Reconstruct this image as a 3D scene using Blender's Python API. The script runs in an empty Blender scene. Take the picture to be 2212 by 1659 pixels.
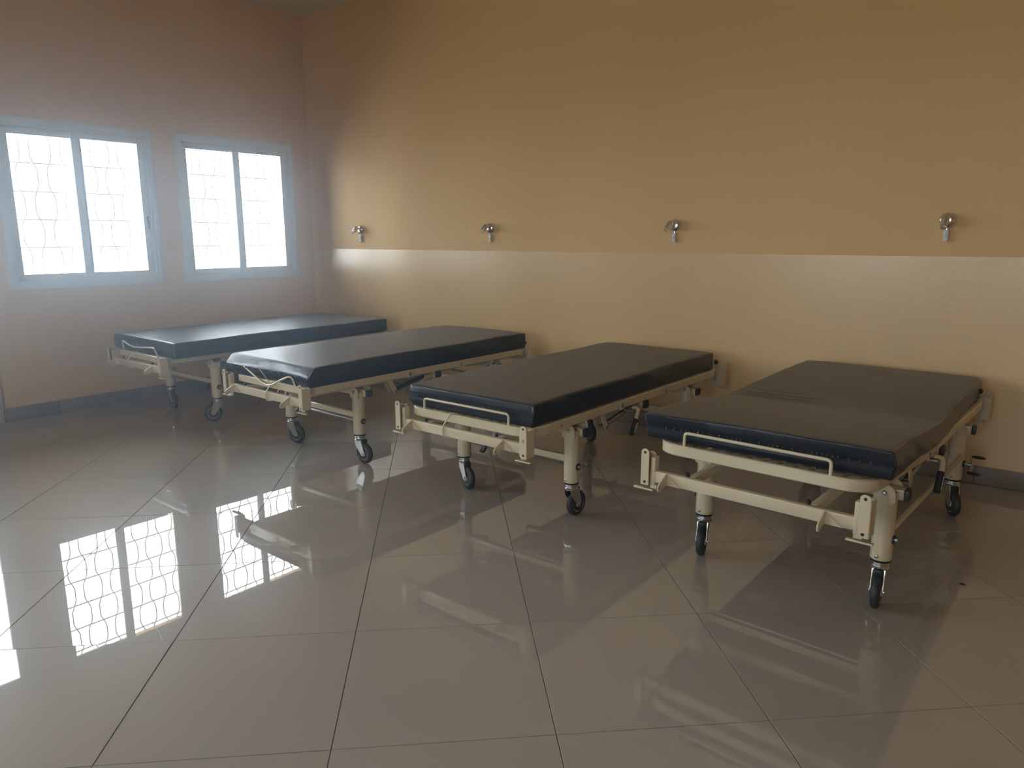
import bpy, bmesh, math, random
from mathutils import Vector, Matrix
random.seed(7)
PI = math.pi
SC = bpy.context.scene
COL = SC.collection

# ------------------------------------------------------------------ camera
def make_camera():
    F = 1603.04; yaw = -0.6801; pit = 0.1975; roll = -0.0040
    pos = Vector((6.2037, -4.5613, 1.3268))
    f = Vector((math.sin(yaw)*math.cos(pit), math.cos(yaw)*math.cos(pit), -math.sin(pit)))
    r = Vector((math.cos(yaw), -math.sin(yaw), 0)); u = r.cross(f)
    r2 = r*math.cos(roll)+u*math.sin(roll); u2 = -r*math.sin(roll)+u*math.cos(roll)
    cd = bpy.data.cameras.new('camera'); cd.sensor_width = 36; cd.lens = 36*F/2212
    cd.clip_start = 0.02; cd.clip_end = 200
    c = bpy.data.objects.new('camera', cd); COL.objects.link(c)
    c.matrix_world = Matrix(((r2.x, u2.x, -f.x, pos.x), (r2.y, u2.y, -f.y, pos.y), (r2.z, u2.z, -f.z, pos.z), (0, 0, 0, 1)))
    SC.camera = c
make_camera()

# ------------------------------------------------------------------ world: bright hazy daylight
SKY = 9.0
def make_world():
    w = bpy.data.worlds.new('world'); SC.world = w; w.use_nodes = True
    nt = w.node_tree
    bg = nt.nodes['Background']
    bg.inputs['Color'].default_value = (0.84, 0.925, 1.0, 1)
    bg.inputs['Strength'].default_value = SKY
make_world()
vs = SC.view_settings
vs.view_transform = 'Standard'; vs.look = 'None'; vs.gamma = 1.0; vs.use_curve_mapping = False
vs.exposure = 0.80
SC.cycles.use_denoising = True
SC.cycles.max_bounces = 8; SC.cycles.diffuse_bounces = 4; SC.cycles.glossy_bounces = 3
SC.cycles.caustics_reflective = False; SC.cycles.caustics_refractive = False
SC.cycles.transparent_max_bounces = 12
SC.cycles.sample_clamp_indirect = 8.0

def portal(name, loc, rot, sx, sy):
    # guides the sampling of daylight through an opening, gives off no light of its own
    ld = bpy.data.lights.new(name, 'AREA'); ld.shape = 'RECTANGLE'; ld.size = sx; ld.size_y = sy
    ld.cycles.is_portal = True
    o = bpy.data.objects.new(name, ld); COL.objects.link(o); o.location = loc; o.rotation_euler = rot

# ------------------------------------------------------------------ materials
def mat(name, col, rough=0.5, metal=0.0, spec=0.5, coat=0.0, coat_rough=0.1, bump=None, var=None, ior=1.5):
    m = bpy.data.materials.new(name); m.use_nodes = True
    nt = m.node_tree; b = nt.nodes['Principled BSDF']
    b.inputs['Base Color'].default_value = (*col, 1); b.inputs['Roughness'].default_value = rough
    b.inputs['Metallic'].default_value = metal; b.inputs['Specular IOR Level'].default_value = spec
    b.inputs['IOR'].default_value = ior
    b.inputs['Coat Weight'].default_value = coat; b.inputs['Coat Roughness'].default_value = coat_rough
    tc = nt.nodes.new('ShaderNodeTexCoord')
    if var:   # (scale, amount, second colour)
        n = nt.nodes.new('ShaderNodeTexNoise'); n.inputs['Scale'].default_value = var[0]; n.inputs['Detail'].default_value = 5
        nt.links.new(tc.outputs['Object'], n.inputs['Vector'])
        rp = nt.nodes.new('ShaderNodeMapRange'); rp.inputs['From Min'].default_value = 0.35; rp.inputs['From Max'].default_value = 0.7
        rp.inputs['To Max'].default_value = var[1]
        nt.links.new(n.outputs['Fac'], rp.inputs['Value'])
        mx = nt.nodes.new('ShaderNodeMix'); mx.data_type = 'RGBA'
        mx.inputs['A'].default_value = (*col, 1); mx.inputs['B'].default_value = (*var[2], 1)
        nt.links.new(rp.outputs['Result'], mx.inputs['Factor']); nt.links.new(mx.outputs['Result'], b.inputs['Base Color'])
    if bump:  # list of (scale, strength, distance, stretch)
        prev = None
        for sc_, st, di, sz in bump:
            mp = nt.nodes.new('ShaderNodeMapping'); mp.inputs['Scale'].default_value = sz
            nt.links.new(tc.outputs['Object'], mp.inputs['Vector'])
            n = nt.nodes.new('ShaderNodeTexNoise'); n.inputs['Scale'].default_value = sc_; n.inputs['Detail'].default_value = 3
            nt.links.new(mp.outputs['Vector'], n.inputs['Vector'])
            bp = nt.nodes.new('ShaderNodeBump'); bp.inputs['Strength'].default_value = st; bp.inputs['Distance'].default_value = di
            nt.links.new(n.outputs['Fac'], bp.inputs['Height'])
            if prev: nt.links.new(prev.outputs['Normal'], bp.inputs['Normal'])
            prev = bp
        nt.links.new(prev.outputs['Normal'], b.inputs['Normal'])
    return m

WALLC = (0.84, 0.565, 0.275)
M = {}
M['wall'] = mat('ochre matt wall paint', WALLC, 0.75, spec=0.3, bump=[(60, 0.15, 0.004, (1, 1, 1))], var=(1.2, 0.25, (0.83, 0.57, 0.295)))
M['wall_gloss'] = mat('ochre gloss oil paint', (0.84, 0.585, 0.30), 0.30, spec=0.7, coat=0.5, coat_rough=0.25,
                      bump=[(45, 0.28, 0.005, (1, 1, 0.6)), (220, 0.22, 0.002, (1, 1, 0.5))], var=(1.2, 0.25, (0.83, 0.57, 0.295)))
M['ceil'] = mat('ceiling white', (0.86, 0.81, 0.70), 0.9, spec=0.2)
M['skirt'] = mat('grey-brown skirting tile', (0.255, 0.215, 0.190), 0.35, spec=0.5, var=(3, 0.5, (0.29, 0.245, 0.215)))
M['grout'] = mat('dark grout', (0.075, 0.065, 0.055), 0.9)
M['alu'] = mat('white aluminium', (0.74, 0.77, 0.80), 0.35, spec=0.5)
M['alu_dark'] = mat('grey gasket', (0.12, 0.13, 0.14), 0.5)
M['iron'] = mat('pale painted iron', (0.50, 0.50, 0.51), 0.5)
M['cream'] = mat('cream enamel', (0.70, 0.59, 0.41), 0.30, spec=0.5, coat=0.25, coat_rough=0.15, var=(9, 0.25, (0.66, 0.55, 0.375)))
M['black'] = mat('black plastic', (0.018, 0.018, 0.020), 0.42)
M['navycap'] = mat('dark blue plastic cap', (0.030, 0.045, 0.075), 0.40)
M['rubber'] = mat('dark rubber', (0.035, 0.035, 0.038), 0.55)
M['hub'] = mat('grey wheel hub', (0.60, 0.61, 0.62), 0.4)
M['chrome'] = mat('worn chrome', (0.62, 0.62, 0.62), 0.28, metal=1.0)
M['steel'] = mat('dull steel', (0.42, 0.42, 0.41), 0.38, metal=1.0)
M['nickel'] = mat('brushed nickel', (0.76, 0.73, 0.69), 0.22, metal=1.0)
M['white'] = mat('white plastic', (0.75, 0.76, 0.80), 0.4)
M['paper'] = mat('white label', (0.85, 0.85, 0.88), 0.6)
M['ink'] = mat('label ink', (0.03, 0.03, 0.03), 0.6)
VB = [(7, 0.10, 0.012, (1, 1, 1)), (380, 0.10, 0.0006, (1, 1, 1))]
M['vinyl'] = mat('navy vinyl', (0.013, 0.018, 0.027), 0.46, spec=0.45, bump=VB, var=(2.5, 0.6, (0.020, 0.024, 0.031)))
def dusty_vinyl():
    # smooth navy vinyl; a film of dust lies on what faces up and dulls it
    m = M['vinyl']; nt = m.node_tree; b = nt.nodes['Principled BSDF']
    g = nt.nodes.new('ShaderNodeNewGeometry'); sx = nt.nodes.new('ShaderNodeSeparateXYZ'); nt.links.new(g.outputs['Normal'], sx.inputs[0])
    mr = nt.nodes.new('ShaderNodeMapRange'); mr.inputs['From Min'].default_value = 0.55; mr.inputs['From Max'].default_value = 0.98
    nt.links.new(sx.outputs['Z'], mr.inputs['Value'])
    r = nt.nodes.new('ShaderNodeMapRange'); r.inputs['To Min'].default_value = 0.25; r.inputs['To Max'].default_value = 0.42
    nt.links.new(mr.outputs['Result'], r.inputs['Value']); nt.links.new(r.outputs['Result'], b.inputs['Roughness'])
    old = b.inputs['Base Color'].links[0].from_socket
    mx = nt.nodes.new('ShaderNodeMix'); mx.data_type = 'RGBA'; mx.inputs['B'].default_value = (0.105, 0.098, 0.090, 1)
    nt.links.new(old, mx.inputs['A']); nt.links.new(mx.outputs['Result'], b.inputs['Base Color']); nt.links.new(mr.outputs['Result'], mx.inputs['Factor'])
dusty_vinyl()
M['stitch'] = mat('shiny puckered seam', (0.035, 0.050, 0.075), 0.16, spec=1.0)
M['thread'] = mat('pale thread', (0.55, 0.58, 0.62), 0.4)
M['sand'] = mat('pale sandy ground', (0.55, 0.50, 0.43), 0.9, var=(0.6, 0.5, (0.48, 0.43, 0.36)))
M['door'] = mat('painted door', (0.62, 0.60, 0.56), 0.45)

def tile_mat():
    m = mat('polished porcelain tile', (0.40, 0.355, 0.305), 0.045, spec=0.90, ior=1.5)
    nt = m.node_tree; b = nt.nodes['Principled BSDF']
    geo = nt.nodes.new('ShaderNodeNewGeometry')
    info = nt.nodes.new('ShaderNodeObjectInfo')
    n1 = nt.nodes.new('ShaderNodeTexNoise'); n1.inputs['Scale'].default_value = 1.6; n1.inputs['Detail'].default_value = 6
    n2 = nt.nodes.new('ShaderNodeTexNoise'); n2.inputs['Scale'].default_value = 90; n2.inputs['Detail'].default_value = 2
    nt.links.new(geo.outputs['Position'], n1.inputs['Vector']); nt.links.new(geo.outputs['Position'], n2.inputs['Vector'])
    mx = nt.nodes.new('ShaderNodeMix'); mx.data_type = 'RGBA'
    mx.inputs['A'].default_value = (0.40, 0.352, 0.302, 1); mx.inputs['B'].default_value = (0.455, 0.408, 0.355, 1)
    ad = nt.nodes.new('ShaderNodeMath'); ad.operation = 'ADD'
    sc = nt.nodes.new('ShaderNodeMath'); sc.operation = 'MULTIPLY'; sc.inputs[1].default_value = 0.35
    nt.links.new(info.outputs['Random'], sc.inputs[0])
    s2 = nt.nodes.new('ShaderNodeMath'); s2.operation = 'MULTIPLY_ADD'; s2.inputs[1].default_value = 0.25; s2.inputs[2].default_value = 0.0
    nt.links.new(n2.outputs['Fac'], s2.inputs[0])
    nt.links.new(n1.outputs['Fac'], ad.inputs[0]); nt.links.new(sc.outputs[0], ad.inputs[1])
    a2 = nt.nodes.new('ShaderNodeMath'); a2.operation = 'ADD'; nt.links.new(ad.outputs[0], a2.inputs[0]); nt.links.new(s2.outputs[0], a2.inputs[1])
    mr = nt.nodes.new('ShaderNodeMapRange'); mr.inputs['From Min'].default_value = 0.45; mr.inputs['From Max'].default_value = 1.15
    nt.links.new(a2.outputs[0], mr.inputs['Value'])
    nt.links.new(mr.outputs['Result'], mx.inputs['Factor']); nt.links.new(mx.outputs['Result'], b.inputs['Base Color'])
    # dust film and smears: patches where the polish is duller
    n3 = nt.nodes.new('ShaderNodeTexNoise'); n3.inputs['Scale'].default_value = 2.3; n3.inputs['Detail'].default_value = 8; n3.inputs['Distortion'].default_value = 1.2
    nt.links.new(geo.outputs['Position'], n3.inputs['Vector'])
    m3 = nt.nodes.new('ShaderNodeMapRange'); m3.inputs['From Min'].default_value = 0.45; m3.inputs['From Max'].default_value = 0.75
    m3.inputs['To Min'].default_value = 0.004; m3.inputs['To Max'].default_value = 0.022
    nt.links.new(n3.outputs['Fac'], m3.inputs['Value']); nt.links.new(m3.outputs['Result'], b.inputs['Roughness'])
    # weak broad coat sheen, added to imitate glare around the window reflections
    b.inputs['Coat Weight'].default_value = 0.22; b.inputs['Coat Roughness'].default_value = 0.30; b.inputs['Coat IOR'].default_value = 1.5
    return m
M['tile'] = tile_mat()

def pane_mat():
    m = bpy.data.materials.new('clear window glass'); m.use_nodes = True
    nt = m.node_tree; nt.nodes.clear()
    out = nt.nodes.new('ShaderNodeOutputMaterial')
    tr = nt.nodes.new('ShaderNodeBsdfTransparent'); tr.inputs['Color'].default_value = (0.90, 0.925, 0.935, 1)
    gl = nt.nodes.new('ShaderNodeBsdfGlossy'); gl.inputs['Roughness'].default_value = 0.02
    fr = nt.nodes.new('ShaderNodeFresnel'); fr.inputs['IOR'].default_value = 1.35
    mx = nt.nodes.new('ShaderNodeMixShader')
    nt.links.new(fr.outputs[0], mx.inputs[0]); nt.links.new(tr.outputs[0], mx.inputs[1]); nt.links.new(gl.outputs[0], mx.inputs[2])
    nt.links.new(mx.outputs[0], out.inputs[0])
    return m
M['pane'] = pane_mat()
M['bulb'] = mat('clear bulb glass', (0.92, 0.93, 0.93), 0.05)
M['bulb'].node_tree.nodes['Principled BSDF'].inputs['Transmission Weight'].default_value = 0.9

# ------------------------------------------------------------------ mesh builder
class MB:
    def __init__(s): s.v = []; s.f = []; s.mi = []; s.cm = 0
    def add(s, vs_, fs_):
        o = len(s.v); s.v += [tuple(p) for p in vs_]; s.f += [tuple(o+i for i in f) for f in fs_]; s.mi += [s.cm]*len(fs_)
        return s
    def box(s, x0, x1, y0, y1, z0, z1, c=0.0, rot=None):
        if c <= 0:
            P = [(x, y, z) for z in (z0, z1) for y in (y0, y1) for x in (x0, x1)]
            Fc = [(0, 2, 3, 1), (4, 5, 7, 6), (0, 1, 5, 4), (2, 6, 7, 3), (0, 4, 6, 2), (1, 3, 7, 5)]
            if rot: P = [rot @ Vector(p) for p in P]
            return s.add(P, Fc)
        bm = bmesh.new()
        r = bmesh.ops.create_cube(bm, size=1)
        bmesh.ops.scale(bm, vec=(x1-x0, y1-y0, z1-z0), verts=bm.verts)
        bmesh.ops.translate(bm, vec=((x0+x1)/2, (y0+y1)/2, (z0+z1)/2), verts=bm.verts)
        c = min(c, 0.45*min(x1-x0, y1-y0, z1-z0))
        bmesh.ops.bevel(bm, geom=list(bm.edges), offset=c, segments=2, profile=0.5, affect='EDGES')
        return s.bm(bm, rot)
    def bm(s, bm, rot=None):
        bm.verts.index_update()
        s.add([(rot @ v.co if rot else v.co.copy()) for v in bm.verts], [[v.index for v in f.verts] for f in bm.faces]); bm.free()
        return s
    def cyl(s, p0, p1, r0, r1=None, n=20, caps=True):
        if r1 is None: r1 = r0
        p0 = Vector(p0); p1 = Vector(p1); d = (p1-p0).normalized()
        a = d.orthogonal().normalized(); b = d.cross(a)
        P = []
        for p, r in ((p0, r0), (p1, r1)):
            for k in range(n):
                t = 2*PI*k/n; P.append(p+a*(r*math.cos(t))+b*(r*math.sin(t)))
        Fc = [(k, (k+1) % n, n+(k+1) % n, n+k) for k in range(n)]
        if caps: Fc += [tuple(range(n-1, -1, -1)), tuple(range(n, 2*n))]
        return s.add(P, Fc)
    def lathe(s, prof, p0, axis, n=28):
        # prof: list of (r, h) along the axis
        p0 = Vector(p0); d = Vector(axis).normalized(); a = d.orthogonal().normalized(); b = d.cross(a)
        P = []; m = len(prof)
        for r, h in prof:
            for k in range(n):
                t = 2*PI*k/n; P.append(p0+d*h+a*(max(r, 1e-5)*math.cos(t))+b*(max(r, 1e-5)*math.sin(t)))
        Fc = [(i*n+k, i*n+(k+1) % n, (i+1)*n+(k+1) % n, (i+1)*n+k) for i in range(m-1) for k in range(n)]
        Fc += [tuple(range(n-1, -1, -1)), tuple(range((m-1)*n, m*n))]
        return s.add(P, Fc)
    def tube(s, pts, r, n=10, caps=True):
        pts = [Vector(p) for p in pts]; m = len(pts); P = []
        ta = []
        for i in range(m):
            t = (pts[min(i+1, m-1)]-pts[max(i-1, 0)]).normalized(); ta.append(t)
        a = ta[0].orthogonal().normalized()
        for i in range(m):
            a = (a-ta[i]*a.dot(ta[i])).normalized(); b = ta[i].cross(a)
            for k in range(n):
                t = 2*PI*k/n; P.append(pts[i]+a*(r*math.cos(t))+b*(r*math.sin(t)))
        Fc = [(i*n+k, i*n+(k+1) % n, (i+1)*n+(k+1) % n, (i+1)*n+k) for i in range(m-1) for k in range(n)]
        if caps: Fc += [tuple(range(n-1, -1, -1)), tuple(range((m-1)*n, m*n))]
        return s.add(P, Fc)
    def band(s, path, w, z0, z1, zf=None):
        # rectangular tube swept along a path in plan; w towards the left of travel; z shifted by zf(x, y)
        m = len(path); P = []
        for i in range(m):
            p = Vector(path[i]); q0 = Vector(path[max(i-1, 0)]); q1 = Vector(path[min(i+1, m-1)])
            t = (q1-q0).normalized(); nrm = Vector((-t.y, t.x))
            q = p+nrm*w; dz = zf(p.x, p.y) if zf else 0.0
            c = min(0.004, w*0.25); q_ = p+nrm*(w-c); p_ = p+nrm*c
            for (e, z) in ((p, z0+c), (p, z1-c), (p_, z1), (q_, z1), (q, z1-c), (q, z0+c), (q_, z0), (p_, z0)):
                P.append((e.x, e.y, z+dz))
        Fc = [(i*8+k, i*8+(k+1) % 8, (i+1)*8+(k+1) % 8, (i+1)*8+k) for i in range(m-1) for k in range(8)]
        Fc += [tuple(range(7, -1, -1)), tuple(range((m-1)*8, m*8))]
        return s.add(P, Fc)
    def prism(s, poly, o, ex, ey, th):
        # polygon in the plane (ex, ey) at o, extruded by th along ex x ey, centred
        o = Vector(o); ex = Vector(ex); ey = Vector(ey); nz = ex.cross(ey).normalized(); n = len(poly); P = []
        for k in (-0.5, 0.5):
            for (a, b) in poly: P.append(o+ex*a+ey*b+nz*(k*th))
        Fc = [tuple(range(n-1, -1, -1)), tuple(range(n, 2*n))]+[(i, (i+1) % n, n+(i+1) % n, n+i) for i in range(n)]
        return s.add(P, Fc)
    def build(s, name, m, parent=None, smooth=True, bev=0.0, ang=35):
        me = bpy.data.meshes.new(name); me.from_pydata(s.v, [], s.f)
        ms = m if isinstance(m, (list, tuple)) else [m]
        for x in ms: me.materials.append(M[x] if isinstance(x, str) else x)
        bm = bmesh.new(); bm.from_mesh(me)
        for i, f in enumerate(bm.faces): f.material_index = s.mi[i]
        bmesh.ops.recalc_face_normals(bm, faces=bm.faces)
        if bev:
            es = [e for e in bm.edges if len(e.link_faces) == 2 and e.calc_face_angle(0) > 0.7]
            bmesh.ops.bevel(bm, geom=es, offset=bev, segments=2, profile=0.5, affect='EDGES', clamp_overlap=True)
        bm.to_mesh(me); bm.free()
        if smooth:
            for p in me.polygons: p.use_smooth = True
            me.set_sharp_from_angle(angle=math.radians(ang))
        o = bpy.data.objects.new(name, me); COL.objects.link(o)
        if parent: o.parent = parent
        return o
def tag(o, label, cat, group=None):
    o['label'] = label; o['category'] = cat
    if group: o['group'] = group
    return o
def struct(o, label=None, cat=None):
    o['kind'] = 'structure'
    if label: o['label'] = label
    if cat: o['category'] = cat
    return o
def empty(name, loc, rz=0.0):
    o = bpy.data.objects.new(name, None); COL.objects.link(o); o.location = loc; o.rotation_euler = (0, 0, rz); o.empty_display_size = 0.1
    return o
def arc(cx, cy, r, a0, a1, n):
    return [(cx+r*math.cos(a0+(a1-a0)*k/n), cy+r*math.sin(a0+(a1-a0)*k/n)) for k in range(n+1)]

# ------------------------------------------------------------------ the room
RX, RY, RH, WT = 9.3, -7.4, 3.335, 0.20      # room x 0..RX, y RY..0, ceiling height, wall thickness
HP, HB = 1.208, 0.10                          # height of the gloss paint, of the skirting

def wall_with_holes(name, axis, coord, out, a0, a1, holes, label, split=True):
    """wall in the plane axis=coord, going 'out' (+1/-1) by WT; a runs along the wall; holes (a0,a1,z0,z1)"""
    mb = MB()
    As = sorted(set([a0, a1]+[h[0] for h in holes]+[h[1] for h in holes]))
    Zs = sorted(set([0, RH]+([HP] if split else [])+[h[2] for h in holes]+[h[3] for h in holes]))
    def P(a, d, z): return (coord+d*out, a, z) if axis == 'x' else (a, coord+d*out, z)
    def inside(a, z): return any(h[0] < a < h[1] and h[2] < z < h[3] for h in holes)
    na, nz = len(As)-1, len(Zs)-1
    solid = [[not inside((As[i]+As[i+1])/2, (Zs[j]+Zs[j+1])/2) for j in range(nz)] for i in range(na)]
    for i in range(na):
        for j in range(nz):
            if not solid[i][j]: continue
            A, B, z0, z1 = As[i], As[i+1], Zs[j], Zs[j+1]
            mb.cm = 1 if (split and z1 <= HP+1e-6) else 0
            mb.add([P(A, 0, z0), P(B, 0, z0), P(B, 0, z1), P(A, 0, z1)], [(0, 1, 2, 3)])
            mb.cm = 0
            mb.add([P(A, WT, z0), P(B, WT, z0), P(B, WT, z1), P(A, WT, z1)], [(0, 3, 2, 1)])
            def ok(ii, jj): return 0 <= ii < na and 0 <= jj < nz and solid[ii][jj]
            for (ii, jj, q) in ((i-1, j, (A, z0, A, z1)), (i+1, j, (B, z0, B, z1)), (i, j-1, (A, z0, B, z0)), (i, j+1, (A, z1, B, z1))):
                if not ok(ii, jj):
                    mb.add([P(q[0], 0, q[1]), P(q[0], WT, q[1]), P(q[2], WT, q[3]), P(q[2], 0, q[3])], [(0, 1, 2, 3)])
    me = bpy.data.meshes.new(name); me.from_pydata(mb.v, [], mb.f); me.materials.append(M['wall']); me.materials.append(M['wall_gloss'])
    for i, p in enumerate(me.polygons): p.material_index = mb.mi[i]
    bm = bmesh.new(); bm.from_mesh(me); bmesh.ops.remove_doubles(bm, verts=bm.verts, dist=1e-5); bmesh.ops.recalc_face_normals(bm, faces=bm.faces); bm.to_mesh(me); bm.free()
    o = bpy.data.objects.new(name, me); COL.objects.link(o)
    return struct(o, label, 'wall')

# openings in the left wall: two windows, a glazed door, plus unseen windows added for daylight, two past the door, two behind the photographer
W1 = (-2.605, -1.553, 0.992, 2.128); W2 = (-1.285, -0.228, 0.985, 2.130)
D1 = (-3.74, -2.815, 0.0, 2.16)
FW = [(2.6, 4.0, 0.99, 2.13), (5.4, 6.8, 0.99, 2.13)]
LW = [(-5.35, -4.05, 0.90, 2.50), (-6.95, -5.65, 0.90, 2.50)]
wall_with_holes('wall_left', 'x', 0.0, -1, RY-WT, WT, [W1, W2, D1]+LW, 'ochre painted wall with the two sliding windows')
wall_with_holes('wall_back', 'y', 0.0, 1, 0.0, RX, [], 'ochre wall with a glossy lower half behind the beds')
wall_with_holes('wall_right', 'x', RX, 1, RY-WT, WT, [], 'plain ochre wall closing the far side of the room')
wall_with_holes('wall_front', 'y', RY, -1, 0.0, RX, FW, 'ochre wall with added windows behind the photographer')
struct(MB().box(-WT, RX+WT, RY-WT, WT, RH, RH+0.12).build('ceiling', 'ceil', smooth=False), 'off-white plaster ceiling', 'ceiling')

# floor: grout bed with a diagonal grid of polished 60 cm tiles, every tile a piece of its own
floor = struct(MB().box(-WT, RX+WT, RY-WT, WT, -0.15, -0.0025).build('floor', 'grout', smooth=False), 'polished beige-grey tile floor laid diagonally', 'floor')
def build_tiles():
    T = 0.6; th = 0.7749; ox, oy = 4.3141, -3.9392; c, s = math.cos(th), math.sin(th); g = 0.0011
    rnd = random.Random(3)
    def clip(poly, f):
        out = []
        for i in range(len(poly)):
            p, q = poly[i], poly[(i+1) % len(poly)]; a, b = f(p), f(q)
            if a >= 0: out.append(p)
            if (a >= 0) != (b >= 0):
                t = a/(a-b); out.append((p[0]+(q[0]-p[0])*t, p[1]+(q[1]-p[1])*t))
        return out
    shared = None; special = {(-1, 0): (0.0042, 0.0), (-1, 1): (-0.0008, 0.0004), (0, 1): (0.0004, -0.0006)}
    for i in range(-20, 24):
        for j in range(-22, 22):
            pts = []
            for a, b in ((i*T+g, j*T+g), ((i+1)*T-g, j*T+g), ((i+1)*T-g, (j+1)*T-g), (i*T+g, (j+1)*T-g)):
                pts.append((ox+c*a-s*b, oy+s*a+c*b))
            full = all(0.001 < p[0] < RX-0.001 and RY+0.001 < p[1] < -0.001 for p in pts)
            poly = pts
            for f in (lambda p: p[0]-0.001, lambda p: RX-0.001-p[0], lambda p: p[1]-RY-0.001, lambda p: -0.001-p[1]):
                if poly: poly = clip(poly, f)
            if len(poly) < 3: continue
            ar = abs(sum(poly[k][0]*poly[(k+1) % len(poly)][1]-poly[(k+1) % len(poly)][0]*poly[k][1] for k in range(len(poly))))/2
            if ar < 0.002: continue
            cx = sum(p[0] for p in poly)/len(poly); cy = sum(p[1] for p in poly)/len(poly)
            if full and shared: me = shared
            else:
                n = len(poly); P = []
                e = 0.0012
                for p in poly: P.append((p[0]-cx, p[1]-cy, -0.012))
                for p in poly: P.append((p[0]-cx, p[1]-cy, -0.0008))
                for p in poly:
                    dx, dy = p[0]-cx, p[1]-cy; l = math.hypot(dx, dy); k = 1-e/max(l, 0.02); P.append((dx*k, dy*k, 0))
                Fc = [tuple(range(2*n, 3*n))]+[(k, (k+1) % n, n+(k+1) % n, n+k) for k in range(n)]+[(n+k, n+(k+1) % n, 2*n+(k+1) % n, 2*n+k) for k in range(n)]
                me = bpy.data.meshes.new('tile'); me.from_pydata(P, [], Fc); me.materials.append(M['tile'])
                bm = bmesh.new(); bm.from_mesh(me); bmesh.ops.recalc_face_normals(bm, faces=bm.faces)
                if bm.faces and max(bm.faces, key=lambda f: f.calc_area()).normal.z < 0: bmesh.ops.reverse_faces(bm, faces=bm.faces)
                bm.to_mesh(me); bm.free()
                if full: shared = me
            o = bpy.data.objects.new('tile', me); COL.objects.link(o); o.parent = floor
            tx, ty = special.get((i, j), (rnd.gauss(0, 0.0007), rnd.gauss(0, 0.0007)))
            o.location = (cx, cy, 0.0); o.rotation_euler = (tx, ty, 0)
build_tiles()

# skirting: single tiles
def skirting(name, label, axis, a0, a1, first, pitch, side, coord):
    root = struct(empty(name, (0, 0, 0)), label, 'skirting')
    seams = [a0]; k = first
    while k > a0+pitch: k -= pitch
    while k <= a0+0.02: k += pitch
    while k < a1-0.02: seams.append(k); k += pitch
    seams.append(a1)
    for p, q in zip(seams[:-1], seams[1:]):
        mb = MB(); d0, d1 = sorted((coord, coord+side*0.010))
        if axis == 'y': mb.box(d0, d1, p+0.0012, q-0.0012, 0.0015, HB, c=0.0012)
        else: mb.box(p+0.0012, q-0.0012, d0, d1, 0.0015, HB, c=0.0012)
        mb.build('skirting_tile', 'skirt', root)
    mb = MB(); d0, d1 = sorted((coord+side*0.001, coord+side*0.0085))
    if axis == 'y': mb.box(d0, d1, a0, a1, 0.0015, HB-0.003)
    else: mb.box(a0, a1, d0, d1, 0.0015, HB-0.003)
    mb.build('grout_line', 'grout', root, smooth=False)
skirting('baseboard_left', 'grey tile skirting under the windows', 'y', -2.795, -0.011, -2.424, 0.611, 1, 0.0)
skirting('baseboard_back', 'grey tile skirting behind the beds', 'x', 0.0, RX, 5.734, 0.606, -1, 0.0)
skirting('baseboard_right', 'grey tile skirting on the far right wall', 'y', RY+0.011, -0.011, -2.0, 0.606, -1, RX)
skirting('baseboard_front', 'grey tile skirting behind the photographer', 'x', 0.0, RX, 3.0, 0.606, 1, RY)

# outside ground
struct(MB().box(-45, 45, -45, 45, -0.60, -0.35).build('ground', 'sand', smooth=False), 'pale sandy yard outside the windows', 'ground')

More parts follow.
